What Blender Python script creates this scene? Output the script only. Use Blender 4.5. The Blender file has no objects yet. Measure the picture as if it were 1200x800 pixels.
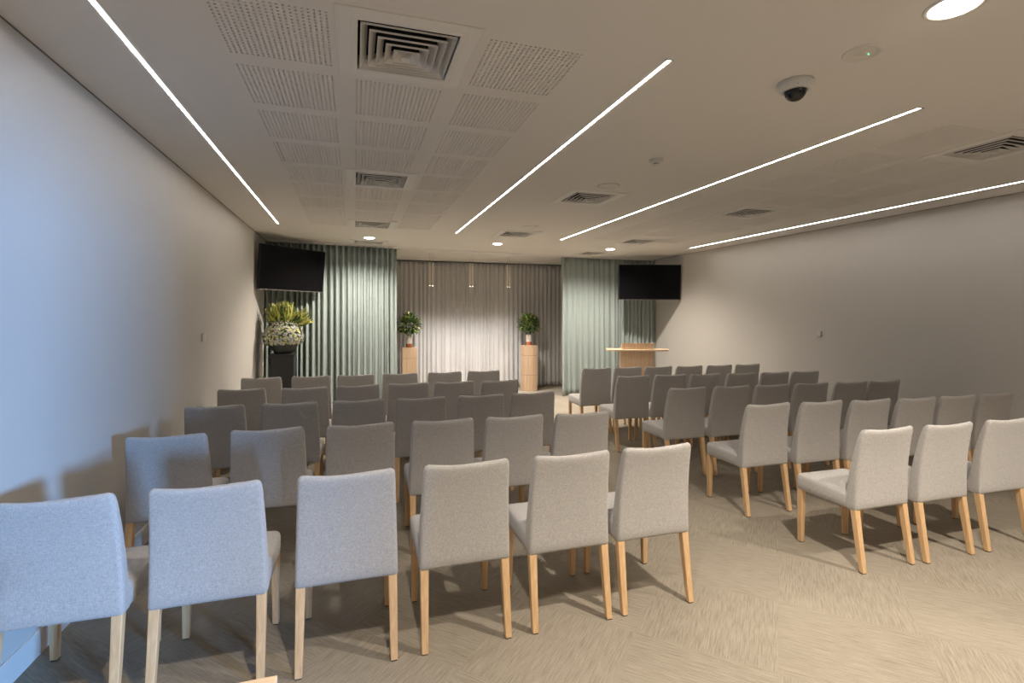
import bpy, bmesh, math, random
from mathutils import Vector, Matrix
random.seed(7)
PI = math.pi
S = bpy.context.scene
COL = S.collection
EYE = 1.565            # camera height
CZ = EYE + 1.16        # ceiling height
XR = 5.985              # right wall
XLT = -1.312            # left wall at the ceiling; it runs slightly out of plumb
XLB = lambda y: -1.442 + .0132*y   # left wall at the floor
XL = -1.47
def XLZ(y, z): return XLB(y) + (XLT-XLB(y))*min(1, z/CZ)
YB = -1.4              # rear wall (behind the camera)

# ------------------------------------------------------------------ materials
def new_mat(name):
    m = bpy.data.materials.new(name); m.use_nodes = True
    nt = m.node_tree; b = nt.nodes['Principled BSDF']
    return m, nt, b

def plain(name, col, rough=.6, metal=0., noise=0., nscale=30., bump=0., spec=.5):
    m, nt, b = new_mat(name)
    b.inputs['Roughness'].default_value = rough
    b.inputs['Metallic'].default_value = metal
    b.inputs['Specular IOR Level'].default_value = spec
    tc = nt.nodes.new('ShaderNodeTexCoord')
    n = nt.nodes.new('ShaderNodeTexNoise'); n.inputs['Scale'].default_value = nscale; n.inputs['Detail'].default_value = 4
    nt.links.new(tc.outputs['Object'], n.inputs['Vector'])
    r = nt.nodes.new('ShaderNodeMix'); r.data_type = 'RGBA'
    lo = tuple(max(0, c*(1-noise)) for c in col)+(1,); hi = tuple(min(1, c*(1+noise)) for c in col)+(1,)
    r.inputs[6].default_value = lo; r.inputs[7].default_value = hi
    nt.links.new(n.outputs['Fac'], r.inputs[0]); nt.links.new(r.outputs[2], b.inputs['Base Color'])
    if bump:
        bp = nt.nodes.new('ShaderNodeBump'); bp.inputs['Strength'].default_value = bump; bp.inputs['Distance'].default_value = .002
        nt.links.new(n.outputs['Fac'], bp.inputs['Height']); nt.links.new(bp.outputs['Normal'], b.inputs['Normal'])
    return m

def emit(name, col, strength):
    m = bpy.data.materials.new(name); m.use_nodes = True; nt = m.node_tree
    nt.nodes.remove(nt.nodes['Principled BSDF'])
    e = nt.nodes.new('ShaderNodeEmission'); e.inputs[0].default_value = (*col, 1); e.inputs[1].default_value = strength
    nt.links.new(e.outputs[0], nt.nodes['Material Output'].inputs[0])
    return m

def wood(name, c1, c2, scale=(30, 30, 1.6), rough=.45):
    m, nt, b = new_mat(name)
    tc = nt.nodes.new('ShaderNodeTexCoord'); mp = nt.nodes.new('ShaderNodeMapping'); mp.inputs['Scale'].default_value = scale
    nt.links.new(tc.outputs['Object'], mp.inputs['Vector'])
    n = nt.nodes.new('ShaderNodeTexNoise'); n.inputs['Scale'].default_value = 2.2; n.inputs['Detail'].default_value = 6; n.inputs['Distortion'].default_value = .6
    nt.links.new(mp.outputs[0], n.inputs['Vector'])
    cr = nt.nodes.new('ShaderNodeValToRGB'); cr.color_ramp.elements[0].position = .3; cr.color_ramp.elements[1].position = .7
    cr.color_ramp.elements[0].color = (*c1, 1); cr.color_ramp.elements[1].color = (*c2, 1)
    nt.links.new(n.outputs['Fac'], cr.inputs[0]); nt.links.new(cr.outputs[0], b.inputs['Base Color'])
    b.inputs['Roughness'].default_value = rough
    return m

def fabric(name, c1, c2):
    m, nt, b = new_mat(name)
    tc = nt.nodes.new('ShaderNodeTexCoord')
    def nz(sc, scale):
        mp = nt.nodes.new('ShaderNodeMapping'); mp.inputs['Scale'].default_value = sc
        nt.links.new(tc.outputs['Object'], mp.inputs['Vector'])
        n = nt.nodes.new('ShaderNodeTexNoise'); n.inputs['Scale'].default_value = scale; n.inputs['Detail'].default_value = 2
        nt.links.new(mp.outputs[0], n.inputs['Vector']); return n
    a = nz((.25, 1, 1.6), 260); v = nz((1.6, 1, .25), 260)
    ad = nt.nodes.new('ShaderNodeMath'); ad.operation = 'ADD'
    nt.links.new(a.outputs['Fac'], ad.inputs[0]); nt.links.new(v.outputs['Fac'], ad.inputs[1])
    mr = nt.nodes.new('ShaderNodeMapRange'); mr.inputs[1].default_value = .65; mr.inputs[2].default_value = 1.35
    nt.links.new(ad.outputs[0], mr.inputs[0])
    mx = nt.nodes.new('ShaderNodeMix'); mx.data_type = 'RGBA'; mx.inputs[6].default_value = (*c1, 1); mx.inputs[7].default_value = (*c2, 1)
    nt.links.new(mr.outputs[0], mx.inputs[0]); nt.links.new(mx.outputs[2], b.inputs['Base Color'])
    b.inputs['Roughness'].default_value = .95; b.inputs['Specular IOR Level'].default_value = .15
    b.inputs['Sheen Weight'].default_value = .25; b.inputs['Sheen Roughness'].default_value = .5
    bp = nt.nodes.new('ShaderNodeBump'); bp.inputs['Strength'].default_value = .35; bp.inputs['Distance'].default_value = .001
    nt.links.new(mr.outputs[0], bp.inputs['Height']); nt.links.new(bp.outputs['Normal'], b.inputs['Normal'])
    return m

def carpet():
    m, nt, b = new_mat('carpet')
    N = nt.nodes.new; L = nt.links.new
    tc = N('ShaderNodeTexCoord')
    mp = N('ShaderNodeMapping'); mp.inputs['Rotation'].default_value = (0, 0, math.radians(45))
    L(tc.outputs['Object'], mp.inputs['Vector'])
    ck = N('ShaderNodeTexChecker'); ck.inputs['Scale'].default_value = 1.6
    ck.inputs[1].default_value = (0, 0, 0, 1); ck.inputs[2].default_value = (1, 1, 1, 1)
    L(mp.outputs[0], ck.inputs['Vector'])
    def streak(sc):
        q = N('ShaderNodeMapping'); q.inputs['Scale'].default_value = sc; L(mp.outputs[0], q.inputs['Vector'])
        n = N('ShaderNodeTexNoise'); n.inputs['Scale'].default_value = 1; n.inputs['Detail'].default_value = 5; n.inputs['Roughness'].default_value = .65
        n.inputs['Distortion'].default_value = .18
        L(q.outputs[0], n.inputs['Vector']); return n
    a = streak((8, 140, 1)); c = streak((140, 8, 1))
    mix = N('ShaderNodeMix'); mix.data_type = 'FLOAT'
    L(ck.outputs['Fac'], mix.inputs[0]); L(a.outputs['Fac'], mix.inputs[2]); L(c.outputs['Fac'], mix.inputs[3])
    fine = N('ShaderNodeTexNoise'); fine.inputs['Scale'].default_value = 260; fine.inputs['Detail'].default_value = 2
    L(tc.outputs['Object'], fine.inputs['Vector'])
    big = N('ShaderNodeTexNoise'); big.inputs['Scale'].default_value = 1.6; L(tc.outputs['Object'], big.inputs['Vector'])
    s1 = N('ShaderNodeMath'); s1.operation = 'MULTIPLY_ADD'; s1.inputs[1].default_value = .5; L(fine.outputs['Fac'], s1.inputs[0]); L(mix.outputs[0], s1.inputs[2])
    s2 = N('ShaderNodeMath'); s2.operation = 'MULTIPLY_ADD'; s2.inputs[1].default_value = .25; L(big.outputs['Fac'], s2.inputs[0]); L(s1.outputs[0], s2.inputs[2])
    cr = N('ShaderNodeValToRGB'); cr.color_ramp.elements[0].position = .62; cr.color_ramp.elements[1].position = 1.12
    cr.color_ramp.elements[0].color = (.205, .176, .134, 1); cr.color_ramp.elements[1].color = (.345, .302, .240, 1)
    L(s2.outputs[0], cr.inputs[0]); L(cr.outputs[0], b.inputs['Base Color'])
    bp = N('ShaderNodeBump'); bp.inputs['Strength'].default_value = .6; bp.inputs['Distance'].default_value = .004
    L(s1.outputs[0], bp.inputs['Height']); L(bp.outputs['Normal'], b.inputs['Normal'])
    b.inputs['Roughness'].default_value = 1; b.inputs['Specular IOR Level'].default_value = .1
    return m

M = {}
M['wall'] = plain('wall_paint', (.585, .56, .525), .9, noise=.012, nscale=6, spec=.2)
M['ceil'] = plain('ceiling_paint', (.75, .715, .67), .95, noise=.01, nscale=5, spec=.15)
M['skirt'] = plain('skirting_paint', (.74, .72, .69), .5, noise=.01)
M['gap'] = plain('shadow_gap_metal', (.16, .14, .12), .6, noise=.05)
M['dark'] = plain('plenum_black_vane_shade', (.03, .03, .03), .95, noise=.1)
M['vent'] = plain('powder_coat_white', (.76, .735, .69), .5, noise=.01)
M['fab'] = fabric('chair_weave', (.36, .342, .322), (.56, .535, .51))
M['beech'] = wood('beech', (.60, .37, .185), (.78, .53, .29))
M['glide'] = plain('glide_black', (.03, .027, .025), .5, noise=.1)
M['oak'] = wood('oak_veneer', (.46, .31, .195), (.60, .43, .28), (26, 26, 1.2))
M['oakh'] = wood('oak_board', (.60, .43, .28), (.74, .56, .38), (1.2, 26, 26))
M['sage'] = plain('sage_curtain', (.345, .40, .385), .8, noise=.07, nscale=60, bump=.2, spec=.3)
M['grey'] = plain('grey_sheer', (.53, .52, .51), .85, noise=.05, nscale=70, bump=.15, spec=.2)
M['track'] = plain('track_white', (.86, .84, .80), .4, noise=.01)
M['tvb'] = plain('tv_bezel', (.008, .008, .009), .35, noise=.1)
M['steel'] = plain('brushed_steel', (.30, .29, .28), .35, metal=.9, noise=.03)
M['black_stone'] = plain('black_plinth', (.022, .024, .025), .55, noise=.3, nscale=14, bump=.2)
M['bowl'] = plain('charcoal_bowl', (.035, .038, .035), .6, noise=.2, nscale=20)
M['ceramic'] = plain('white_ceramic', (.70, .67, .62), .35, noise=.02)
M['copper'] = plain('copper_band', (.48, .15, .07), .4, metal=.3, noise=.08)
M['leaf'] = plain('leaf_dark', (.045, .095, .030), .45, noise=.5, nscale=18)
M['leafm'] = plain('leaf_mid', (.11, .17, .04), .5, noise=.35, nscale=18)
M['leafy'] = plain('leaf_yellow', (.50, .50, .13), .55, noise=.25, nscale=18)
M['petal'] = plain('petal_white', (.50, .49, .50), .7, noise=.08, nscale=30)
M['petaly'] = plain('petal_yellow', (.66, .64, .25), .7, noise=.12, nscale=30)
M['camw'] = plain('camera_white', (.62, .61, .585), .4, noise=.01)
M['grill'] = plain('disc_beige', (.68, .645, .595), .6, noise=.02)
M['rod'] = plain('pendant_rod', (.78, .70, .58), .35, noise=.02)
M['carpet'] = carpet()
WARM = (1, .90, .78)
M['strip'] = emit('strip_glow', (1, .95, .90), 1.7)
M['led_line'] = emit('strip_led_line', (1, .94, .87), 58.0)
M['bulb'] = emit('downlight_glow', (1, .90, .78), 14.0)
M['tip'] = emit('pendant_glow', (1, .88, .70), 6.0)
M['led'] = emit('led_green', (.1, 1, .35), 2.0)
m, nt, b = new_mat('tv_glass'); b.inputs['Base Color'].default_value = (.004, .004, .005, 1); b.inputs['Roughness'].default_value = .12
b.inputs['Specular IOR Level'].default_value = .12; M['tvg'] = m
n_ = nt.nodes.new('ShaderNodeTexNoise'); n_.inputs['Scale'].default_value = 4
mr_ = nt.nodes.new('ShaderNodeMapRange'); mr_.inputs[3].default_value = .10; mr_.inputs[4].default_value = .14
nt.links.new(n_.outputs['Fac'], mr_.inputs[0]); nt.links.new(mr_.outputs[0], b.inputs['Roughness'])
m, nt, b = new_mat('smoked_dome'); b.inputs['Base Color'].default_value = (.012, .012, .012, 1); b.inputs['Roughness'].default_value = .08
M['dome'] = m

# ------------------------------------------------------------------ mesh helpers
def box(bm, x0, x1, y0, y1, z0, z1, mi=0):
    v = [bm.verts.new(p) for p in ((x0,y0,z0),(x1,y0,z0),(x1,y1,z0),(x0,y1,z0),(x0,y0,z1),(x1,y0,z1),(x1,y1,z1),(x0,y1,z1))]
    fs = []
    for q in ((3,2,1,0),(4,5,6,7),(0,1,5,4),(1,2,6,5),(2,3,7,6),(3,0,4,7)):
        f = bm.faces.new([v[i] for i in q]); f.material_index = mi; fs.append(f)
    return v, fs

def lathe(bm, prof, n=32, mi=0, c=(0,0,0)):
    rings = []
    for r, z in prof:
        if r < 1e-6: rings.append([bm.verts.new((c[0], c[1], c[2]+z))])
        else: rings.append([bm.verts.new((c[0]+r*math.cos(2*PI*k/n), c[1]+r*math.sin(2*PI*k/n), c[2]+z)) for k in range(n)])
    for a, b_ in zip(rings, rings[1:]):
        for k in range(n):
            k2 = (k+1) % n
            vs = [a[k] if len(a)>1 else a[0], a[k2] if len(a)>1 else a[0], b_[k2] if len(b_)>1 else b_[0], b_[k] if len(b_)>1 else b_[0]]
            u = []
            for x in vs:
                if x not in u: u.append(x)
            if len(u) > 2:
                f = bm.faces.new(u); f.material_index = mi

def obj(name, bm, mats, parent=None, smooth=False, bevel=0, loc=None):
    bmesh.ops.recalc_face_normals(bm, faces=bm.faces)
    me = bpy.data.meshes.new(name); bm.to_mesh(me); bm.free()
    for m in (mats if isinstance(mats, (list, tuple)) else [mats]): me.materials.append(m)
    if smooth:
        for p in me.polygons: p.use_smooth = True
    o = bpy.data.objects.new(name, me); COL.objects.link(o)
    if parent: o.parent = parent
    if loc: o.location = loc
    if bevel:
        bv = o.modifiers.new('bevel', 'BEVEL'); bv.width = bevel; bv.segments = 2; bv.limit_method = 'ANGLE'; bv.angle_limit = math.radians(40)
    return o

def auto_smooth(o, deg=40):
    me = o.data
    for p in me.polygons: p.use_smooth = True
    bm = bmesh.new(); bm.from_mesh(me)
    for e in bm.edges:
        if len(e.link_faces) == 2 and e.calc_face_angle(0) > math.radians(deg): e.smooth = False
    bm.to_mesh(me); bm.free()

def tag(o, label, cat, group=None):
    o['label'] = label; o['category'] = cat
    if group: o['group'] = group
    return o

def thing(name, label, cat, loc=(0,0,0), rz=0., group=None):
    o = bpy.data.objects.new(name, None); COL.objects.link(o); o.empty_display_size = .1
    o.location = loc; o.rotation_euler = (0, 0, rz)
    return tag(o, label, cat, group)

def struct(name, bm, mats, parent=None, **k):
    o = obj(name, bm, mats, parent, **k)
    o['kind'] = 'structure'
    return o

def dup(root, loc, rz=0., label=None, group=None):
    r = root.copy(); COL.objects.link(r); r.location = loc; r.rotation_euler = (0, 0, rz)
    if label: r['label'] = label
    if group: r['group'] = group
    for ch in list(root.children):
        c = ch.copy(); COL.objects.link(c); c.parent = r
        for g in list(ch.children):
            d = g.copy(); COL.objects.link(d); d.parent = c
    return r

# ------------------------------------------------------------------ setting
KN = [(-1.5, 8.49), (.3, 8.73), (3.0, 9.02), (4.3, 9.125), (6.1, 9.15)]   # line of the front curtain track
def YC(x):
    for (a, ya), (b_, yb) in zip(KN, KN[1:]):
        if x <= b_: return ya + (yb-ya)*(x-a)/(b_-a)
    return KN[-1][1]
YW = lambda x: YC(x) + .22            # wall behind the front curtains
YM = 10.5                             # back curtain of the stage recess
YE = 10.85
AL, AR = .05, 4.85                    # recess side walls
ZT = CZ + .34                         # slab above the hung ceiling

bm = bmesh.new(); box(bm, XL-.15, XR+.15, YB-.15, YE+.15, -.12, 0); struct('floor', bm, M['carpet'])

# strips / panels / vents layout on the ceiling
STRIPS = [(-.922, 1.98, 6.99), (1.365, 1.98, 7.04), (3.018, 2.02, 7.19), (5.52, 2.05, 7.42)]
VROWS = [2.275, 4.478, 6.680, 8.36]
PROWS = [2.05 + .548*k for k in range(9)]
PW, PL = .436, .452
PCOL_A = [-.53, .0, .54]
PCOL_B = [3.44, 3.975, 4.51]
VX = {'left': .216, 'mid': 2.2, 'right': 4.245}
VENTS = [('left', VROWS[0]), ('left', VROWS[1]), ('left', VROWS[2]), ('left', VROWS[3]), ('mid', 4.55), ('mid', 6.87), ('right', 2.36), ('right', 4.67), ('right', 6.98), ('right', 8.56)]
VH = .2886
panels = []
for cols, vx in ((PCOL_A, 'left'), (PCOL_B, 'right')):
    for ci, px in enumerate(cols):
        for ri, py in enumerate(PROWS):
            yy = py + (.09 if vx == 'right' else 0)
            if ci == 1 and any(v == vx and abs(yy+PL/2 - vy) < .36 for v, vy in VENTS): continue
            panels.append((px, yy))
OPEN = .205
holes = [(x-.0175, x+.0175, a, b) for x, a, b in STRIPS]
holes += [(px, px+PW, py, py+PL) for px, py in panels]
holes += [(VX[v]-OPEN, VX[v]+OPEN, vy-OPEN, vy+OPEN) for v, vy in VENTS]
CX0, CX1 = XL-.1, XR+.1
xs = sorted({CX0, CX1} | {h[0] for h in holes} | {h[1] for h in holes})
ys = sorted({YB, YE} | {h[2] for h in holes} | {h[3] for h in holes})
bm = bmesh.new(); vc = {}
def gv(i, j):
    if (i, j) not in vc: vc[(i, j)] = bm.verts.new((xs[i], ys[j], CZ))
    return vc[(i, j)]
for i in range(len(xs)-1):
    for j in range(len(ys)-1):
        cx, cy = (xs[i]+xs[i+1])/2, (ys[j]+ys[j+1])/2
        if any(h[0] < cx < h[1] and h[2] < cy < h[3] for h in holes): continue
        bm.faces.new([gv(i, j), gv(i, j+1), gv(i+1, j+1), gv(i+1, j)])
r = bmesh.ops.extrude_face_region(bm, geom=list(bm.faces))
bmesh.ops.translate(bm, verts=[g for g in r['geom'] if isinstance(g, bmesh.types.BMVert)], vec=(0, 0, .013))
ceil = struct('ceiling', bm, M['ceil'])
bm = bmesh.new(); box(bm, XL-.15, XR+.15, YB-.15, YE+.15, ZT, ZT+.1); struct('ceiling_slab', bm, M['dark'])

# perforated acoustic panels (real holes), one mesh shared by all
bm = bmesh.new(); NH = 20; cx, cy = PW/NH, PL/NH; R = .0055
for i in range(NH):
    for j in range(NH):
        x0, y0 = i*cx, j*cy; mx, my = x0+cx/2, y0+cy/2
        ring = [bm.verts.new((mx+R*math.cos(PI/8+PI/4*k), my+R*math.sin(PI/8+PI/4*k), 0)) for k in range(8)]
        up = [bm.verts.new((v.co.x, v.co.y, .012)) for v in ring]
        cor = [bm.verts.new(p) for p in ((x0+cx, y0+cy, 0), (x0, y0+cy, 0), (x0, y0, 0), (x0+cx, y0, 0))]
        for q in range(4):
            a, b_ = ring[2*q], ring[2*q+1]
            bm.faces.new([cor[q], b_, a]); bm.faces.new([cor[q], cor[(q+1) % 4], ring[(2*q+2) % 8], b_])
        for k in range(8): bm.faces.new([ring[k], ring[(k+1) % 8], up[(k+1) % 8], up[k]])
bmesh.ops.remove_doubles(bm, verts=bm.verts, dist=1e-5)
p0 = obj('perforated_panel', bm, M['ceil'], ceil, loc=(panels[0][0], panels[0][1], CZ+.0005))
for px, py in panels[1:]:
    q = p0.copy(); COL.objects.link(q); q.parent = ceil; q.location = (px, py, CZ+.0005)

# side walls, with a fine dark groove where they meet the ceiling
bm = bmesh.new(); rows = []
for a in range(9):
    y = YB-.15 + (YE+.15-YB+.15)*a/8
    rows.append([bm.verts.new((XLZ(y, z), y, z)) for z in (0, CZ/3, CZ*2/3, CZ, ZT)])
for a, b_ in zip(rows, rows[1:]):
    for k in range(4): bm.faces.new([a[k], a[k+1], b_[k+1], b_[k]])
for f in bm.faces: f.normal_update()
r = bmesh.ops.extrude_face_region(bm, geom=list(bm.faces)); bmesh.ops.translate(bm, verts=[g for g in r['geom'] if isinstance(g, bmesh.types.BMVert)], vec=(-.2, 0, 0))
struct('wall_left', bm, M['wall'])
bm = bmesh.new(); box(bm, XR, XR+.15, YB-.15, YE+.15, 0, ZT); struct('wall_right', bm, M['wall'])
for i, (x0, x1) in enumerate(((XLT-.01, XLT+.006), (XR-.006, XR+.01))):
    bm = bmesh.new(); box(bm, x0, x1, YB, 9.3, CZ-.004, CZ+.006); struct('trim_%d' % (i+1), bm, M['gap'])
# rear wall with a wide doorway that lets daylight in from outside
DX0, DX1, DZ = 2.0, 3.12, 2.1
bm = bmesh.new(); box(bm, XL-.1, DX0, YB-.15, YB, 0, ZT); box(bm, DX1, XR, YB-.15, YB, 0, ZT); box(bm, DX0, DX1, YB-.15, YB, DZ, ZT)
struct('wall_rear', bm, M['wall'])
bm = bmesh.new(); box(bm, DX0, DX0+.04, YB-.17, YB+.015, 0, DZ); box(bm, DX1-.04, DX1, YB-.17, YB+.015, 0, DZ); box(bm, DX0, DX1, YB-.17, YB+.015, DZ-.04, DZ)
struct('door_1', bm, M['skirt'])
# stage recess
def slanted_wall(name, xa, xb):
    bm = bmesh.new()
    v = [bm.verts.new(p) for p in ((xa, YW(xa), 0), (xb, YW(xb), 0), (xb, YE, 0), (xa, YE, 0))]
    w = [bm.verts.new((p.co.x, p.co.y, ZT)) for p in v]
    bm.faces.new(v); bm.faces.new(w)
    for k in range(4): bm.faces.new([v[k], v[(k+1) % 4], w[(k+1) % 4], w[k]])
    struct(name, bm, M['wall'])
slanted_wall('wall_front_left', -1.45, AL); slanted_wall('wall_front_right', AR, XR)
bm = bmesh.new(); box(bm, XL, XR, YE, YE+.15, 0, ZT); struct('wall_front', bm, M['wall'])
def skirting(name, x0, x1, y0, y1):
    bm = bmesh.new(); box(bm, x0, x1, y0, y1, 0, .115); struct(name, bm, M['skirt'], bevel=.003)
bm = bmesh.new()
v = [bm.verts.new((XLB(y)+dx, y, z)) for y in (YB, 8.6) for dx, z in ((-.01, 0), (.016, 0), (.016, .112), (.013, .115), (-.01, .115))]
for k in range(5): bm.faces.new([v[k], v[(k+1) % 5], v[5+(k+1) % 5], v[5+k]])
bm.faces.new(v[:5]); bm.faces.new(v[5:]); struct('baseboard_left', bm, M['skirt'])
skirting('baseboard_right', XR-.015, XR, YB, YW(XR))

# ------------------------------------------------------------------ ceiling fittings
names = ['first strip light from the left wall, bright white slot above the left chairs',
         'second strip light from the left, bright slot between the two vent columns',
         'third strip light from the left, slim bright slot beyond the black dome camera',
         'strip light nearest the right wall, thinnest and longest looking bright slot']
for (x, a, b_), lab in zip(STRIPS, names):
    t = thing('strip_light', lab, 'strip light', (x, a, CZ), 0, 'recessed ceiling strip lights'); Lx = b_-a
    bm = bmesh.new(); box(bm, -.0125, .0125, .002, Lx-.002, 0, .004); obj('diffuser', bm, M['strip'], t)
    bm = bmesh.new(); box(bm, -.003, .003, .01, Lx-.01, -.0008, .001); obj('led_line', bm, M['led_line'], t)
    bm = bmesh.new()
    box(bm, -.0215, -.0128, -.004, Lx+.004, -.002, .030); box(bm, .0128, .0215, -.004, Lx+.004, -.002, .030)
    box(bm, -.0215, .0215, -.004, .001, -.002, .030); box(bm, -.0215, .0215, Lx-.001, Lx+.004, -.002, .030); box(bm, -.0215, .0215, -.004, Lx+.004, .028, .032)
    obj('housing', bm, M['vent'], t)

# square four-way air diffusers
def build_vent():
    t = thing('air_diffuser', '', 'air vent', (0, 0, 0), 0, 'square ceiling air diffusers')
    bm = bmesh.new()
    def sq(h0, z0, h1, z1, mi=0):
        a = [bm.verts.new((sx*h0, sy*h0, z0)) for sx, sy in ((-1,-1),(1,-1),(1,1),(-1,1))]
        c = [bm.verts.new((sx*h1, sy*h1, z1)) for sx, sy in ((-1,-1),(1,-1),(1,1),(-1,1))]
        for k in range(4): bm.faces.new([a[k], a[(k+1) % 4], c[(k+1) % 4], c[k]]).material_index = mi
    prof = [(VH, 0), (VH, -.005), (VH-.006, -.007), (VH-.014, -.0045), (VH-.058, -.004), (VH-.061, -.006), (OPEN+.008, -.006), (OPEN, -.003), (OPEN-.002, .06)]
    for (h0, z0), (h1, z1) in zip(prof, prof[1:]): sq(h0, z0, h1, z1)
    bmesh.ops.remove_doubles(bm, verts=bm.verts, dist=1e-5)
    obj('frame', bm, M['vent'], t)
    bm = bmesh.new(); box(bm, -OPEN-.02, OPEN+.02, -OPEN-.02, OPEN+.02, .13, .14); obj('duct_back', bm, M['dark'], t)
    bm = bmesh.new()
    for k in range(6):
        h = .192 - .0345*k
        z = -.009 - .005*k
        pr = [(h, z), (h, z+.007), (h-.027, z+.036), (h-.027, z+.055), (h-.0255, z+.055), (h-.0253, z+.037), (h+.0018, z+.0078), (h+.0018, z), (h, z)]
        if k == 5: pr = pr[:2] + [(.004, z+.022), (.0005, z+.023)]
        for q, ((h0, z0), (h1, z1)) in enumerate(zip(pr, pr[1:])): sq(max(h0, .0005), z0, max(h1, .0005), z1, 1 if q in (3, 4, 5) else 0)  # white vanes' upper faces coloured black, painting in the shade between louvres
    box(bm, -.0185, .0185, -.0185, .0185, -.034, -.030)
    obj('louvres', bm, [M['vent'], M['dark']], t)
    bm = bmesh.new(); box(bm, -OPEN, OPEN, -.004, .004, .055, .075); box(bm, -.004, .004, -OPEN, OPEN, .055, .075)
    obj('cross_brace', bm, M['dark'], t)
    return t
vlabs = ['large square air vent nearest the camera, at top among the left perforated panels',
         'square air vent second from the camera in the left perforated panels',
         'square air vent third from the camera, at the far end of the left perforated panels',
         'square air vent right in front of the left sage curtain, behind a downlight',
         'square air vent in the plain middle of the ceiling, beside the flat round plate',
         'small square air vent in the middle of the ceiling near the far centre downlight',
         'air vent cut by the right edge of the photo, among the right perforated panels',
         'air vent in the middle of the right perforated panels, before the right wall',
         'air vent at the far end of the right perforated panels',
         'air vent just in front of the right sage curtain, beside a far downlight']
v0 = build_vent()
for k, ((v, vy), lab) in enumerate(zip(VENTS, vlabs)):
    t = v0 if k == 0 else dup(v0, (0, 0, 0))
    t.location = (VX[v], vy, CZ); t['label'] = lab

# round downlights
def build_down():
    t = thing('downlight', '', 'downlight', (0, 0, 0), 0, 'round recessed downlights')
    bm = bmesh.new(); lathe(bm, [(.077, -.001), (.080, -.005), (.092, -.004), (.095, 0), (.077, 0), (.077, -.001)], 40); obj('trim_ring', bm, M['vent'], t, smooth=True)
    bm = bmesh.new(); lathe(bm, [(0, -.020), (.03, -.0185), (.055, -.013), (.070, -.006), (.077, -.001), (0, -.0005)], 40); obj('lens', bm, M['bulb'], t)
    return t
d0 = build_down()
DL = [(2.149, 1.32, 'big bright downlight at the top right of the ceiling above the camera end'),
      (.21, 7.83, 'far left downlight glowing in front of the left sage curtain'),
      (2.205, 7.88, 'far centre downlight glowing before the stage recess'),
      (4.26, 7.92, 'far right downlight glowing in front of the right sage curtain')]
DLX = [(4.0, .78), (.25, .9), (1.0, -.7), (3.2, -.7)]   # more of the same grid, outside the frame
for k, (x, y, lab) in enumerate(DL):
    t = d0 if k == 0 else dup(d0, (0, 0, 0))
    t.location = (x, y, CZ); t['label'] = lab

# dome camera, smoke detector, flush discs
t = thing('dome_camera', 'black dome security camera with white round base on the ceiling', 'security camera', (2.098, 1.99, CZ))
bm = bmesh.new(); lathe(bm, [(0, 0), (.083, 0), (.083, -.012), (.079, -.026), (.068, -.040), (.054, -.046), (.052, -.040), (0, -.036)], 40); obj('base', bm, M['camw'], t, smooth=True)
bm = bmesh.new(); lathe(bm, [(.050, -.040)] + [(.050*math.cos(a*PI/16), -.042-.050*math.sin(a*PI/16)) for a in range(0, 8)] + [(0, -.092)], 36); obj('smoked_dome', bm, M['dome'], t, smooth=True)
bm = bmesh.new(); lathe(bm, [(0, .002), (.004, .002), (.004, -.001), (0, -.001)], 12)
o = obj('screw', bm, M['steel'], t, loc=(-.045, -.058, -.033)); o.rotation_euler = (math.radians(35), 0, 0)

t = thing('smoke_detector', 'small white smoke detector on the ceiling beyond the dome camera', 'smoke detector', (2.144, 3.278, CZ))
bm = bmesh.new(); lathe(bm, [(0, 0), (.052, 0), (.052, -.010), (.046, -.020), (.034, -.024), (0, -.024)], 32); obj('base', bm, M['camw'], t, smooth=True)
bm = bmesh.new(); lathe(bm, [(.024, -.024), (.024, -.030), (.022, -.030), (.022, -.024)], 28)
lathe(bm, [(.026, -.036), (.024, -.044), (.015, -.049), (0, -.050), (0, -.036), (.026, -.036)], 28); obj('sensor_cage', bm, M['camw'], t, smooth=True)
bm = bmesh.new(); lathe(bm, [(.018, -.023), (.018, -.037), (0, -.037)], 20); obj('chamber', bm, M['dark'], t, smooth=True)

t = thing('emergency_light', 'flat round ceiling disc with a tiny green light beside the bright downlight', 'ceiling disc', (2.144, 1.675, CZ+.0005))
bm = bmesh.new(); lathe(bm, [(0, -.0045), (.018, -.0045), (.020, -.002), (.055, -.002), (.057, -.005), (.074, -.005), (.079, -.003), (.080, 0), (0, 0)], 44); obj('cover', bm, M['grill'], t, smooth=True)
bm = bmesh.new(); lathe(bm, [(0, -.0065), (.0022, -.006), (.0022, -.002)], 14); obj('indicator', bm, M['led'], t, loc=(.028, -.004, 0))
for x, y, lab in ((2.169, 4.077, 'flat round ceiling plate touching the middle air vent'), (2.196, 6.24, 'faint flat round ceiling plate beyond, before the small middle vent')):
    bm = bmesh.new(); lathe(bm, [(0, -.003), (.090, -.003), (.092, -.006), (.103, -.005), (.105, 0), (0, 0)], 44)
    tag(obj('ceiling_plate', bm, M['grill'], smooth=True, loc=(x, y, CZ)), lab, 'ceiling plate', 'flat round ceiling plates')

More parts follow.
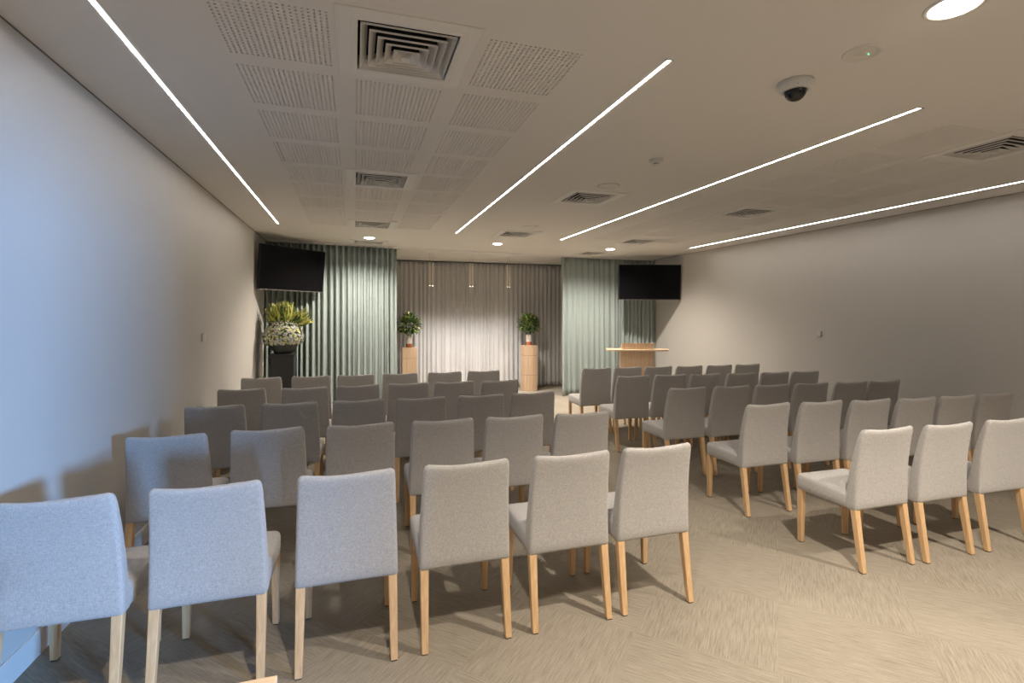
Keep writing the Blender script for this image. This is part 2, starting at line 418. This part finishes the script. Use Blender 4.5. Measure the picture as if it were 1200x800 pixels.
# ------------------------------------------------------------------ curtains
def curtain(name, xa, xb, yf, pleat, amp, mat, label, group, seed, z1, sub=10, lean=0.):
    rnd = random.Random(seed)
    L_ = xb-xa; n = max(3, round(L_/pleat))
    # uneven pleat boundaries
    ws = [rnd.uniform(.75, 1.25) for _ in range(n)]; tot = sum(ws); pos = [0]
    for w in ws: pos.append(pos[-1]+w/tot)
    am = [rnd.uniform(.75, 1.2) for _ in range(n)]; am2 = [rnd.uniform(.45, 1.3) for _ in range(n)]
    sh = [rnd.uniform(-.3, .3) for _ in range(n+1)]; sh[0] = sh[-1] = 0
    NZ = 22; bm = bmesh.new(); rows = []
    for j in range(NZ+1):
        t = j/NZ; z = .012 + (z1-.012)*t; row = []
        for k in range(n):
            for s in range(sub):
                if k == n-1 and s == sub-1: u = 1.
                else: u = s/sub
                q0 = pos[k]+sh[k]*(1-t)*L_/n*.6/L_; q1 = pos[k+1]+sh[k+1]*(1-t)*L_/n*.6/L_
                f = q0+(q1-q0)*u
                # edges flare a little towards the floor
                x = xa + L_*f + lean*(1-t)*(1-f)
                a = amp*((am[k])*t + am2[k]*(1-t))*(.8+.2*(1-t))
                y = yf(x) - a*math.sin(2*PI*u) - .25*a*math.sin(4*PI*u+.6)*(1-t)
                row.append(bm.verts.new((x, y, z)))
        rows.append(row)
    for a, b_ in zip(rows, rows[1:]):
        for k in range(len(a)-1): bm.faces.new([a[k], a[k+1], b_[k+1], b_[k]])
    o = obj(name, bm, mat, smooth=True)
    so = o.modifiers.new('thickness', 'SOLIDIFY'); so.thickness = .003; so.offset = 0
    return tag(o, label, 'curtain', group)
CT = CZ-.028
curtain('curtain', -1.30, .68, YC, .086, .056, M['sage'], 'pleated sage green curtain on the left, behind the tall flower bowl and wall screen', 'sage green curtains', 3, CT, lean=0)
curtain('curtain', 3.83, 5.08, YC, .125, .030, M['sage'], 'brightly lit sage green curtain right of the stage recess, left of the lectern', 'sage green curtains', 5, CT, lean=.02)
curtain('curtain', 5.10, XR-.02, lambda x: YC(x)+.02, .098, .040, M['sage'], 'sage green curtain in the right corner, shaded under the wall screen', 'sage green curtains', 8, CT)
curtain('curtain', .28, 2.25, lambda x: YM, .098, .026, M['grey'], 'left half of the pale grey curtain at the back of the stage recess', 'grey stage curtains', 11, CT-.02)
curtain('curtain', 2.24, 4.62, lambda x: YM+.004, .098, .026, M['grey'], 'right half of the pale grey curtain at the back of the stage recess', 'grey stage curtains', 12, CT-.02)
def track(pts, label):
    t = thing('curtain_track', label, 'curtain track', (pts[0][0], pts[0][1], CZ), 0, 'ceiling curtain tracks')
    o0 = Vector((pts[0][0], pts[0][1], 0)); bm = bmesh.new(); prev = None
    prof = [(-.016, 0), (-.016, -.024), (-.006, -.024), (-.006, -.006), (.006, -.006), (.006, -.024), (.016, -.024), (.016, 0)]
    for x, y in pts:
        ring = [bm.verts.new((x-o0.x, y-o0.y+dy, z)) for dy, z in prof]
        if prev:
            for k in range(8): bm.faces.new([prev[k], prev[(k+1) % 8], ring[(k+1) % 8], ring[k]])
        prev = ring
    obj('rail', bm, M['track'], t)
    e = Vector((pts[-1][0], pts[-1][1], 0))-o0
    bm = bmesh.new(); box(bm, e.x, e.x+.012, e.y-.018, e.y+.018, -.028, 0); obj('end_cap', bm, M['gap'], t, bevel=.002)
track([(x, YC(x)) for x in (-1.29, .3, 3.0, 4.3, XR-.05)], 'long pale ceiling track running across the front curtains')
track([(AL+.05, YM), (AR-.06, YM)], 'pale ceiling track above the grey curtain in the recess')

# ------------------------------------------------------------------ pendants in the recess
def pendant(x, y, label):
    t = thing('pendant_light', label, 'pendant light', (x, y, CZ), 0, 'slim rod pendants in the recess')
    bm = bmesh.new(); lathe(bm, [(0, 0), (.022, 0), (.022, -.010), (0, -.012)], 20); obj('canopy', bm, M['track'], t, smooth=True)
    bm = bmesh.new(); lathe(bm, [(.0015, -.010), (.0015, -.165)], 8); obj('cord', bm, M['steel'], t)
    bm = bmesh.new(); lathe(bm, [(0, -.155), (.012, -.157), (.013, -.165), (.013, -.590), (.011, -.596), (0, -.594)], 16); obj('tube', bm, M['rod'], t, smooth=True)
    bm = bmesh.new(); lathe(bm, [(.0085, -.594), (.0085, -.602), (0, -.604)], 16); obj('lamp_tip', bm, M['tip'], t, smooth=True)
PEND = []
for x, w in ((1.378, 'left'), (2.148, 'middle'), (2.90, 'right')):
    pendant(x-.030, 9.53, 'left rod of the %s pair of slim pendants in the stage recess' % w)
    pendant(x+.032, 9.58, 'right rod of the %s pair of slim pendants in the stage recess' % w)
    PEND.append(x)

# ------------------------------------------------------------------ wall screens
def tv(loc, w, yaw, tilt, label, wall_x):
    h = w*9/16
    t = thing('wall_screen', label, 'television', loc, yaw, 'wall mounted screens')
    def turn(o): o.rotation_euler = (tilt, 0, 0); return o
    bm = bmesh.new(); box(bm, -w/2, w/2, 0, .045, -h/2, h/2); box(bm, -w*.36, w*.36, .045, .075, -h*.34, h*.30)
    turn(obj('case', bm, M['tvb'], t, bevel=.004))
    bm = bmesh.new(); box(bm, -w/2+.010, w/2-.010, -.0015, .002, -h/2+.016, h/2-.010); turn(obj('screen', bm, M['tvg'], t))
    bm = bmesh.new(); box(bm, -w/2, w/2, -.004, .010, -h/2-.003, -h/2+.006); turn(obj('lower_trim', bm, M['steel'], t, bevel=.001))
    # swing arm to the side wall
    bm = bmesh.new(); box(bm, -.11, .11, .075, .095, -.11, .11)
    c, s = math.cos(-yaw), math.sin(-yaw)
    def loc2(wx, wy):
        dx, dy = wx-loc[0], wy-loc[1]; return dx*c-dy*s, dx*s+dy*c
    sgn = -1 if wall_x < loc[0] else 1
    a = Vector((*loc2(wall_x, loc[1]+.18), 0)); b_ = Vector((0, .085, 0)); d = (b_-a).normalized(); nrm = Vector((-d.y, d.x, 0))*.022
    for z0, z1 in ((.03, .07), (-.07, -.03)):
        vs = [bm.verts.new((p.x, p.y, z)) for z in (z0, z1) for p in (a+nrm, a-nrm, b_-nrm, b_+nrm)]
        for q in ((0,1,2,3),(4,5,6,7),(0,1,5,4),(1,2,6,5),(2,3,7,6),(3,0,4,7)): bm.faces.new([vs[i] for i in q])
    e = Vector((*loc2(wall_x - sgn*.025, loc[1]+.18), 0)); wd = (a-e)
    ln = Vector((-wd.y, wd.x, 0)).normalized()*.06
    vs = [bm.verts.new((p.x, p.y, z)) for z in (-.14, .14) for p in (a+ln, a-ln, e-ln, e+ln)]
    for q in ((0,1,2,3),(4,5,6,7),(0,1,5,4),(1,2,6,5),(2,3,7,6),(3,0,4,7)): bm.faces.new([vs[i] for i in q])
    obj('wall_bracket', bm, M['tvb'], t)
tv((-.851, 8.06, EYE+.678), 1.13, math.radians(45.5), math.radians(5.7), 'black wall screen angled out from the left wall above the flower bowl', XLZ(8.0, 2.2))
tv((5.372, 8.43, EYE+.6335), 1.188, math.radians(-15.2), math.radians(3.9), 'black wall screen by the right wall above the lectern', XR)

# ------------------------------------------------------------------ small wall sensors
for x, y, z, rz, lab in ((XLZ(5.3, 1.365), 5.30, 1.365, PI/2, 'tiny white box on the left wall beyond the blue daylight'), (XR, 5.28, 1.32, -PI/2, 'tiny white box on the right wall above the chairs')):
    t = thing('wall_sensor', lab, 'wall sensor', (x, y, z), rz, 'tiny wall boxes')
    bm = bmesh.new(); box(bm, -.032, .032, -.022, 0, -.036, .036); obj('body', bm, M['camw'], t, bevel=.006)
    bm = bmesh.new(); lathe(bm, [(0, .004), (.014, .003), (.016, 0), (0, 0)], 20)
    o = obj('lens', bm, M['grill'], t, smooth=True, loc=(0, -.022, .008)); o.rotation_euler = (PI/2, 0, 0)

# ------------------------------------------------------------------ pedestals, plants, flowers
def leaf(bm, base, d, up, L_, W, mi, curl=.25):
    d = d.normalized(); s = d.cross(up)
    if s.length < 1e-3: s = d.cross(Vector((1, 0, 0)))
    s.normalize(); nn = s.cross(d).normalized()
    P = []
    for t, w in ((0, .12), (.3, .8), (.6, 1.), (.85, .6)):
        c = base + d*L_*t - nn*L_*curl*t*t
        P.append((bm.verts.new(c - s*W*w/2 + nn*W*.12), bm.verts.new(c), bm.verts.new(c + s*W*w/2 + nn*W*.12)))
    tip = bm.verts.new(base + d*L_ - nn*L_*curl)
    for a, b_ in zip(P, P[1:]):
        for q in (0, 1):
            f = bm.faces.new([a[q], a[q+1], b_[q+1], b_[q]]); f.material_index = mi
    for q in (0, 1):
        f = bm.faces.new([P[-1][q], P[-1][q+1], tip]); f.material_index = mi

def rand_dir(rnd, zmin=-1.):
    while True:
        v = Vector((rnd.uniform(-1, 1), rnd.uniform(-1, 1), rnd.uniform(-1, 1)))
        if .05 < v.length < 1:
            v.normalize()
            if v.z >= zmin: return v

def wood_pedestal(x, y, label):
    t = thing('wooden_pedestal', label, 'pedestal', (x, y, 0), 0, 'pale oak pedestals')
    W = .14; cuts = [0, .33, .735, .945]
    for a, b_, nm in zip(cuts, cuts[1:], ('lower_block', 'middle_block', 'top_block')):
        bm = bmesh.new(); box(bm, -W, W, -W, W, a+(.003 if a else 0), b_-(.003 if b_ < .9 else 0)); obj(nm, bm, M['oak'], t, bevel=.002)
    bm = bmesh.new(); box(bm, -W+.005, W-.005, -W+.005, W-.005, .01, .93); obj('core', bm, M['gap'], t)
    return .945
def ball_plant(x, y, z, seed, label):
    rnd = random.Random(seed)
    t = thing('potted_plant', label, 'potted plant', (x, y, z), rnd.uniform(0, 6), 'round bushy plants in banded pots')
    bm = bmesh.new(); lathe(bm, [(0, 0), (.058, 0), (.061, .004), (.061, .072), (0, .072)], 32); auto_smooth(obj('copper_base', bm, M['copper'], t))
    bm = bmesh.new(); lathe(bm, [(.061, .072), (.063, .078), (.064, .222), (.060, .224), (.058, .215), (0, .20)], 32); auto_smooth(obj('pot', bm, M['ceramic'], t))
    bm = bmesh.new(); c = Vector((0, 0, .432)); 
    for k in range(1000):
        d = rand_dir(rnd, -.75); rr = rnd.uniform(.10, .235)
        b0 = c + Vector((d.x*rr, d.y*rr, d.z*rr*.9))
        dd = (d + Vector((rnd.uniform(-.5, .5), rnd.uniform(-.5, .5), rnd.uniform(-.15, .7)))).normalized()
        mi = rnd.choices((0, 1, 2), (.58, .34, .08 if rr < .12 else .16))[0]
        leaf(bm, b0, dd, Vector((0, 0, 1)), rnd.uniform(.05, .085), rnd.uniform(.022, .034), mi, rnd.uniform(0, .35))
    obj('foliage', bm, [M['leaf'], M['leafm'], M['leafy']], t, smooth=True)
    bm = bmesh.new()
    for k in range(14):
        a = rnd.uniform(0, 2*PI); d = Vector((math.cos(a)*.10, math.sin(a)*.10, .2))
        p0 = Vector((math.cos(a)*.02, math.sin(a)*.02, .19)); p1 = p0+d
        q = d.cross(Vector((0, 0, 1))).normalized()*.003
        vs = [bm.verts.new(p) for p in (p0-q, p0+q, p1+q*.6, p1-q*.6)]; bm.faces.new(vs)
    o = obj('stems', bm, M['leaf'], t); o.modifiers.new('thick', 'SOLIDIFY').thickness = .004
h = wood_pedestal(1.015, 10.04, 'pale oak pedestal left in the stage recess, beside the sage curtain edge')
ball_plant(1.015, 10.04, h, 1, 'round green bush in a white and copper pot on the left pedestal')
h = wood_pedestal(3.495, 10.05, 'pale oak pedestal right in the stage recess, fully visible to the floor')
ball_plant(3.495, 10.05, h, 2, 'round green bush in a white and copper pot on the right pedestal')

FX, FY, FZ = -.985, 7.97, 1.02
t = thing('black_pedestal', 'tall dark square pedestal under the flower bowl in the left corner', 'pedestal', (FX, FY, 0))
bm = bmesh.new(); box(bm, -.155, .155, -.155, .155, .05, FZ-.03); obj('shaft', bm, M['black_stone'], t, bevel=.006)
bm = bmesh.new(); box(bm, -.165, .165, -.165, .165, FZ-.03, FZ); obj('cap', bm, M['black_stone'], t, bevel=.004)
bm = bmesh.new(); box(bm, -.17, .17, -.17, .17, 0, .05); obj('plinth', bm, M['black_stone'], t, bevel=.004)
t = thing('flower_bowl', 'charcoal bowl heaped with white flowers and yellow green spikes on the dark pedestal', 'flower arrangement', (FX, FY, FZ))
bm = bmesh.new(); lathe(bm, [(0, 0), (.105, 0), (.115, .006), (.165, .06), (.200, .13), (.212, .19), (.205, .192), (.19, .15), (0, .12)], 40); obj('bowl', bm, M['bowl'], t, smooth=True)
rnd = random.Random(21); bm = bmesh.new()
cz = .235
for k in range(1700):
    d = rand_dir(rnd, -.45); rr = rnd.uniform(.9, 1.04)
    p = Vector((d.x*.27*rr, d.y*.27*rr, cz + d.z*(.25 if d.z > 0 else .22)*rr))
    R_ = rnd.uniform(.012, .019); mi = rnd.choices((0, 1, 2), (.60, .27, .13))[0]
    a0 = rnd.uniform(0, 6.3); u = d.orthogonal().normalized(); w = d.cross(u)
    n_p = 5
    for q in range(n_p):
        a = a0+q*2*PI/n_p; r1 = u*math.cos(a)+w*math.sin(a)
        leaf(bm, p, r1+d*.45, d, R_, R_*.85, mi, .25)
obj('blossoms', bm, [M['petal'], M['petaly'], M['leafm']], t, smooth=True)
bm = bmesh.new()
bmesh.ops.create_icosphere(bm, subdivisions=3, radius=1, matrix=Matrix.Translation((0, 0, cz)) @ Matrix.Diagonal((.262, .25, .225, 1)))
for v in bm.verts: v.co += Vector((rnd.uniform(-1, 1), rnd.uniform(-1, 1), rnd.uniform(-1, 1)))*.012
for f in list(bm.faces):
    if f.calc_center_median().z < .13: bm.faces.remove(f)
obj('leaf_core', bm, M['leaf'], t, smooth=True)
bm = bmesh.new()
for k in range(340):
    a = rnd.uniform(0, 2*PI); tilt = min(1.2, abs(rnd.gauss(0, .75))); rad = rnd.uniform(.0, .17)
    d = Vector((math.cos(a)*math.sin(tilt)*1.7, math.sin(a)*math.sin(tilt)*.8, math.cos(tilt)))
    b0 = Vector((math.cos(a)*rad, math.sin(a)*rad*.6+.06, .38))
    if d.x < 0: d.x *= .55
    d.normalize()
    Ls = rnd.uniform(.20, .40)*(1-.1*tilt)
    if (b0+d*Ls).x < -.27: continue
    mi = rnd.choices((0, 1, 2), (.28, .28, .44))[0]
    leaf(bm, b0, d, Vector((math.cos(a), math.sin(a), .2)), Ls*(1 if mi == 2 else .88), rnd.uniform(.020, .036), mi, rnd.uniform(.05, .4))
    if mi == 2:
        for q in range(4):
            pp = b0 + d*Ls*(.55+.1*q)
            leaf(bm, pp, (d+rand_dir(rnd)*.7), Vector((0, 0, 1)), .06, .016, 2, .2)
obj('spiky_foliage', bm, [M['leaf'], M['leafm'], M['leafy']], t, smooth=True)

# ------------------------------------------------------------------ lectern
t = thing('lectern', 'pale timber lectern with wide wing shelf before the right corner curtain', 'lectern', (4.72, 7.78, 0), math.radians(-22))
W = .27
bm = bmesh.new(); box(bm, -W, W, -.012, .012, .02, .945); obj('front_panel', bm, M['oak'], t, bevel=.002)
for s in (-1, 1):
    bm = bmesh.new(); box(bm, s*W-.012, s*W+.012, .014, .36, .02, .945); obj('side_panel', bm, M['oak'], t, bevel=.002)
bm = bmesh.new(); box(bm, -W-.03, W+.03, -.03, .40, 0, .02); obj('base', bm, M['oak'], t, bevel=.002)
bm = bmesh.new()
pts = [(-.545, .06), (-.52, -.05), (-.40, -.075), (.40, -.075), (.52, -.05), (.545, .06), (.52, .30), (-.52, .30)]
lo = [bm.verts.new((x, y, .947)) for x, y in pts]; hi = [bm.verts.new((x, y, .975)) for x, y in pts]
bm.faces.new(lo); bm.faces.new(hi)
for k in range(8): bm.faces.new([lo[k], lo[(k+1) % 8], hi[(k+1) % 8], hi[k]])
obj('wing_shelf', bm, M['oakh'], t, bevel=.003)
bm = bmesh.new(); box(bm, -W, W, -.012, .010, .976, 1.085); obj('upstand', bm, M['oak'], t, bevel=.002)
for s in (-1, 1):
    bm = bmesh.new(); prof = [(.010, .976), (.010, 1.08)]
    for k in range(1, 7): a = k/6; prof.append((.010+.27*a, 1.08-.09*a**1.6))
    prof.append((.28, .976))
    A = [bm.verts.new((s*(W-.012)-.010, y, z)) for y, z in prof]; B = [bm.verts.new((s*(W-.012)+.010, y, z)) for y, z in prof]
    bm.faces.new(A); bm.faces.new(B)
    for k in range(len(A)): bm.faces.new([A[k], A[(k+1) % len(A)], B[(k+1) % len(A)], B[k]])
    obj('curved_cheek', bm, M['oak'], t)
bm = bmesh.new()
vs = [bm.verts.new(p) for p in ((-W+.025, .012, 1.055), (W-.025, .012, 1.055), (W-.025, .27, .985), (-W+.025, .27, .985))]
f = bm.faces.new(vs); r = bmesh.ops.extrude_face_region(bm, geom=[f]); bmesh.ops.translate(bm, verts=[g for g in r['geom'] if isinstance(g, bmesh.types.BMVert)], vec=(0, 0, .014))
obj('reading_board', bm, M['oakh'], t)

# ------------------------------------------------------------------ side table whose far corner shows at the bottom edge
t = thing('side_table', 'pale timber table, only its far corner showing at the bottom edge', 'table', (0, 0, 0))
TX0, TX1, TY0, TY1, TZ = -1.15, -.164, .78, 1.232, .765
bm = bmesh.new(); box(bm, TX0, TX1, TY0, TY1, TZ-.03, TZ); obj('tabletop', bm, M['oakh'], t, bevel=.002)
bm = bmesh.new(); box(bm, TX0+.05, TX1-.05, TY0+.05, TY1-.05, TZ-.10, TZ-.031); obj('apron', bm, M['oakh'], t)
for x in (TX0+.04, TX1-.04-.045):
    for y in (TY0+.04, TY1-.04-.045):
        bm = bmesh.new(); box(bm, x, x+.045, y, y+.045, 0, TZ-.101 if False else TZ-.031); obj('leg', bm, M['oak'], t, bevel=.002)

# ------------------------------------------------------------------ chairs
CH = .878
def ring_rect(w, t, r, n=5):
    """rounded rectangle half sizes w (x), t (y), radius r; counter-clockwise points"""
    out = []
    for cx_, cy_, a0 in ((w-r, t-r, 0), (-w+r, t-r, PI/2), (-w+r, -t+r, PI), (w-r, -t+r, 3*PI/2)):
        for k in range(n+1):
            a = a0+PI/2*k/n; out.append((cx_+r*math.cos(a), cy_+r*math.sin(a)))
    return out
def refine(pts, m=4):
    """insert points along the long straight sides so the plan can bow"""
    out = []
    for a, b_ in zip(pts, pts[1:]+pts[:1]):
        out.append(a)
        if abs(a[0]-b_[0]) > .12:
            for k in range(1, m*2): s = k/(m*2); out.append((a[0]+(b_[0]-a[0])*s, a[1]+(b_[1]-a[1])*s))
    return out
def backrest_bm():
    bm = bmesh.new(); rings = []
    zs = [.362, .368, .378, .42, .50, .58, .66, .73, .79, .83, .855, .868, .8755, .878]
    for z in zs:
        t = (z-.362)/(CH-.362)
        yr = .048*(1-t) + .018*math.sin(PI*t) if t < 1 else 0          # rear surface, flares back at the top
        yr = .046 - .052*t**2.7
        th = .082 - .044*t
        hw = .2225 - .016*t**1.2
        ins = 0
        if z < .378: ins = {.362: .012, .368: .004}[z]
        if z > .85: ins = {.855: .0012, .868: .005, .8755: .011, .878: .0165}[z]
        if z > .842: ins_x = .034 - math.sqrt(max(0, .034**2-(z-.842)**2))*.98
        else: ins_x = ins
        w_ = hw-max(ins*.6, ins_x*.62); tt = th/2-ins*.95; yc = yr+th/2
        ring = []
        for x, y in refine(ring_rect(w_, tt, min(.016, tt*.92))):
            bow = .016*t*(1-(x/hw)**2)*(-1)        # middle of the back sits a little further back
            dip = -.015*(1-(abs(x)/hw)**3)*max(0, (t-.55)/.45)**2
            lift = .004*(1-(abs(x)/hw)**4)*(1-t)**6
            ring.append(bm.verts.new((x, yc+y+bow*.6, z+dip+lift)))
        rings.append(ring)
    for a, b_ in zip(rings, rings[1:]):
        for k in range(len(a)): bm.faces.new([a[k], a[(k+1) % len(a)], b_[(k+1) % len(a)], b_[k]])
    bm.faces.new(rings[0][::-1]); bm.faces.new(rings[-1])
    return bm
def seat_bm():
    bm = bmesh.new(); rings = []
    y0, y1 = .078, .498
    for z, ins in ((.364, .014), (.366, .006), (.372, .001), (.40, 0), (.440, 0), (.455, .003), (.464, .010), (.470, .022), (.4745, .05), (.4765, .10)):
        ring = []
        for x, y in refine(ring_rect(.220-ins, (y1-y0)/2-ins, max(.02, .030-ins*.2))):
            yy = (y0+y1)/2+y; s = 1+.012*(yy-.25)
            slope = -.012*(.45-yy)/.4 if z > .45 else 0
            ring.append(bm.verts.new((x*s, yy, z+slope)))
        rings.append(ring)
    for a, b_ in zip(rings, rings[1:]):
        for k in range(len(a)): bm.faces.new([a[k], a[(k+1) % len(a)], b_[(k+1) % len(a)], b_[k]])
    bm.faces.new(rings[0][::-1]); bm.faces.new(rings[-1])
    return bm
def leg_bm(top, bot, z1):
    """top, bot = (x0,x1,y0,y1)"""
    bm = bmesh.new(); rr = []
    for z, s in ((.004, 0), (z1*.5, .52), (z1, 1)):
        q = [bot[k]*(1-s)+top[k]*s for k in range(4)]
        rr.append([bm.verts.new(p) for p in ((q[0], q[2], z), (q[1], q[2], z), (q[1], q[3], z), (q[0], q[3], z))])
    for a, b_ in zip(rr, rr[1:]):
        for k in range(4): bm.faces.new([a[k], a[(k+1) % 4], b_[(k+1) % 4], b_[k]])
    bm.faces.new(rr[0][::-1]); bm.faces.new(rr[-1])
    return bm
def glide_bm(bot):
    bm = bmesh.new(); box(bm, bot[0]+.003, bot[1]-.003, bot[2]+.003, bot[3]-.003, 0, .006); return bm
def make_chair(glides):
    t = thing('upholstered_chair', '', 'chair', (0, 0, 0))
    obj('seat', seat_bm(), M['fab'], t, smooth=True)
    obj('backrest', backrest_bm(), M['fab'], t, smooth=True)
    for s in (-1, 1):
        for top, bot in (((.178, .218, .052, .090), (.186, .217, 0, .030)), ((.176, .216, .448, .488), (.184, .214, .455, .486))):
            if s < 0: top = (-top[1], -top[0], *top[2:]); bot = (-bot[1], -bot[0], *bot[2:])
            l = obj('leg', leg_bm(top, bot, .372), M['beech'], t, bevel=.004)
            if glides: obj('foot_glide', glide_bm(bot), M['glide'], l)
    return t
near_proto = make_chair(True); far_proto = make_chair(False)
PX = {
 'L1': [(-1.105, 2.345), (-.582, 2.345), (-.030, 2.345), (.512, 2.342), (1.052, 2.335), (1.549, 2.338)],
 'L2': [(-1.043, 3.385), (-.509, 3.40), (.040, 3.375), (.568, 3.355), (1.064, 3.33), (1.562, 3.30)],
 'L3': [(-1.032, 4.40), (-.492, 4.37), (.036, 4.345), (.543, 4.31), (1.064, 4.305), (1.545, 4.305)],
 'L4': [(-1.024, 5.33), (-.456, 5.25), (.034, 5.26), (.533, 5.28), (1.003, 5.25), (1.492, 5.22)],
 'L5': [(-.998, 6.23), (-.479, 6.23), (.016, 6.19), (.525, 6.20), (1.063, 6.18), (1.556, 6.18)],
 'R1': [(3.150, 2.285), (3.66, 2.262), (4.215, 2.25)],
 'R2': [(3.125, 3.20), (3.625, 3.16), (4.095, 3.11), (4.555, 3.06), (5.02, 3.04), (5.505, 3.03)],
 'R3': [(3.075, 4.15), (3.57, 4.12), (4.038, 4.085), (4.518, 4.06), (5.01, 4.02), (5.46, 4.0)],
 'R4': [(3.085, 5.16), (3.560, 5.13), (4.005, 5.07), (4.490, 5.02), (4.955, 4.98), (5.40, 4.95)],
 'R5': [(3.065, 6.05), (3.53, 6.05), (3.975, 6.0), (4.435, 5.95), (4.90, 5.91), (5.385, 5.91)],
}
ROW = {'1': 'row nearest the camera', '2': 'second row from the camera', '3': 'third row from the camera', '4': 'fourth row from the camera', '5': 'front row nearest the stage'}
ORD = ['first', 'second', 'third', 'fourth', 'fifth', 'sixth']
SPECIAL = {('L1', 0): 'blue daylit chair cut by the left edge of the photo, row nearest the camera',
           ('L1', 1): 'blue daylit chair, second from the left wall in the row nearest the camera',
           ('L1', 2): 'pale blue daylit chair, third from the left wall in the row nearest the camera',
           ('L1', 3): 'beige grey chair right of the blue daylit ones, row nearest the camera',
           ('L1', 5): 'grey chair at the aisle end of the left block, row nearest the camera',
           ('L2', 0): 'half blue lit chair by the left wall, second row from the camera',
           ('R1', 0): 'large grey chair at the aisle end of the right block, row nearest the camera',
           ('R1', 2): 'large grey chair cut by the right edge of the photo, row nearest the camera'}
first = {True: near_proto, False: far_proto}
rnd = random.Random(5)
for key, row in PX.items():
    near = key[1] in '12'
    for i, (x, y) in enumerate(row):
        side = 'left' if key[0] == 'L' else 'right'
        lab = SPECIAL.get((key, i))
        if not lab:
            w = '%s from the %s' % (ORD[i], 'left wall' if side == 'left' else 'aisle')
            lab = 'grey chair %s, %s block, %s' % (w, side, ROW[key[1]])
        rz = math.radians(-1.2 if side == 'right' else -.5) + rnd.uniform(-.012, .012)
        c = first[near]
        if c is not None: first[near] = None; c.location = (x, y, 0); c.rotation_euler = (0, 0, rz)
        else: c = dup(near_proto if near else far_proto, (x, y, 0), rz)
        c['label'] = lab; c['group'] = 'grey upholstered chairs of the %s block' % side

# ------------------------------------------------------------------ light
def lamp(name, kind, loc, energy, col, **k):
    d = bpy.data.lights.new(name, kind); d.energy = energy; d.color = col
    for a, v in k.items(): setattr(d, a, v)
    o = bpy.data.objects.new(name, d); COL.objects.link(o); o.location = loc; return o
def beam(x, y, e, size=125):
    lamp('downlight_beam', 'SPOT', (x, y, CZ-.03), e, WARM, spot_size=math.radians(size), spot_blend=.75, shadow_soft_size=.05)
beam(*DL[0][:2], 235)
for x, y, _ in DL[1:]: beam(x, y, 225, 150)
for (x, y), e in zip(DLX, (190, 110, 60, 60)): beam(x, y, e)
for x in PEND:
    for dx in (-.030, .032):
        lamp('pendant_beam', 'SPOT', (x+dx, 9.555, CZ-.625), 36, (1, .96, .94), spot_size=math.radians(130), spot_blend=1.0, shadow_soft_size=.02)
# daylight from outside, coming through the rear doorway
src = Vector((6.7, -5.9, 1.7)); dst = Vector((-1.42, 3.4, 1.35))
dl = lamp('daylight', 'AREA', src, 1350, (.22, .50, 1.0), shape='RECTANGLE', size=1.1, size_y=.85)
dl.rotation_euler = (dst-src).to_track_quat('-Z', 'Y').to_euler()
w = bpy.data.worlds.new('world'); S.world = w; w.use_nodes = True
bg = w.node_tree.nodes['Background']; bg.inputs[0].default_value = (.45, .65, 1, 1); bg.inputs[1].default_value = .03

# ------------------------------------------------------------------ camera
cd = bpy.data.cameras.new('camera'); cam = bpy.data.objects.new('camera', cd); COL.objects.link(cam)
cam.location = (0, 0, EYE); cam.rotation_euler = (PI/2, 0, -.301487)
cd.sensor_width = 36; cd.lens = 593.07/1200*36; cd.shift_y = -(400-369.62)/1200; cd.clip_start = .02
S.camera = cam
S.view_settings.view_transform = 'Standard'; S.view_settings.look = 'None'; S.view_settings.gamma = 1; S.view_settings.use_curve_mapping = False
S.view_settings.exposure = 0.5
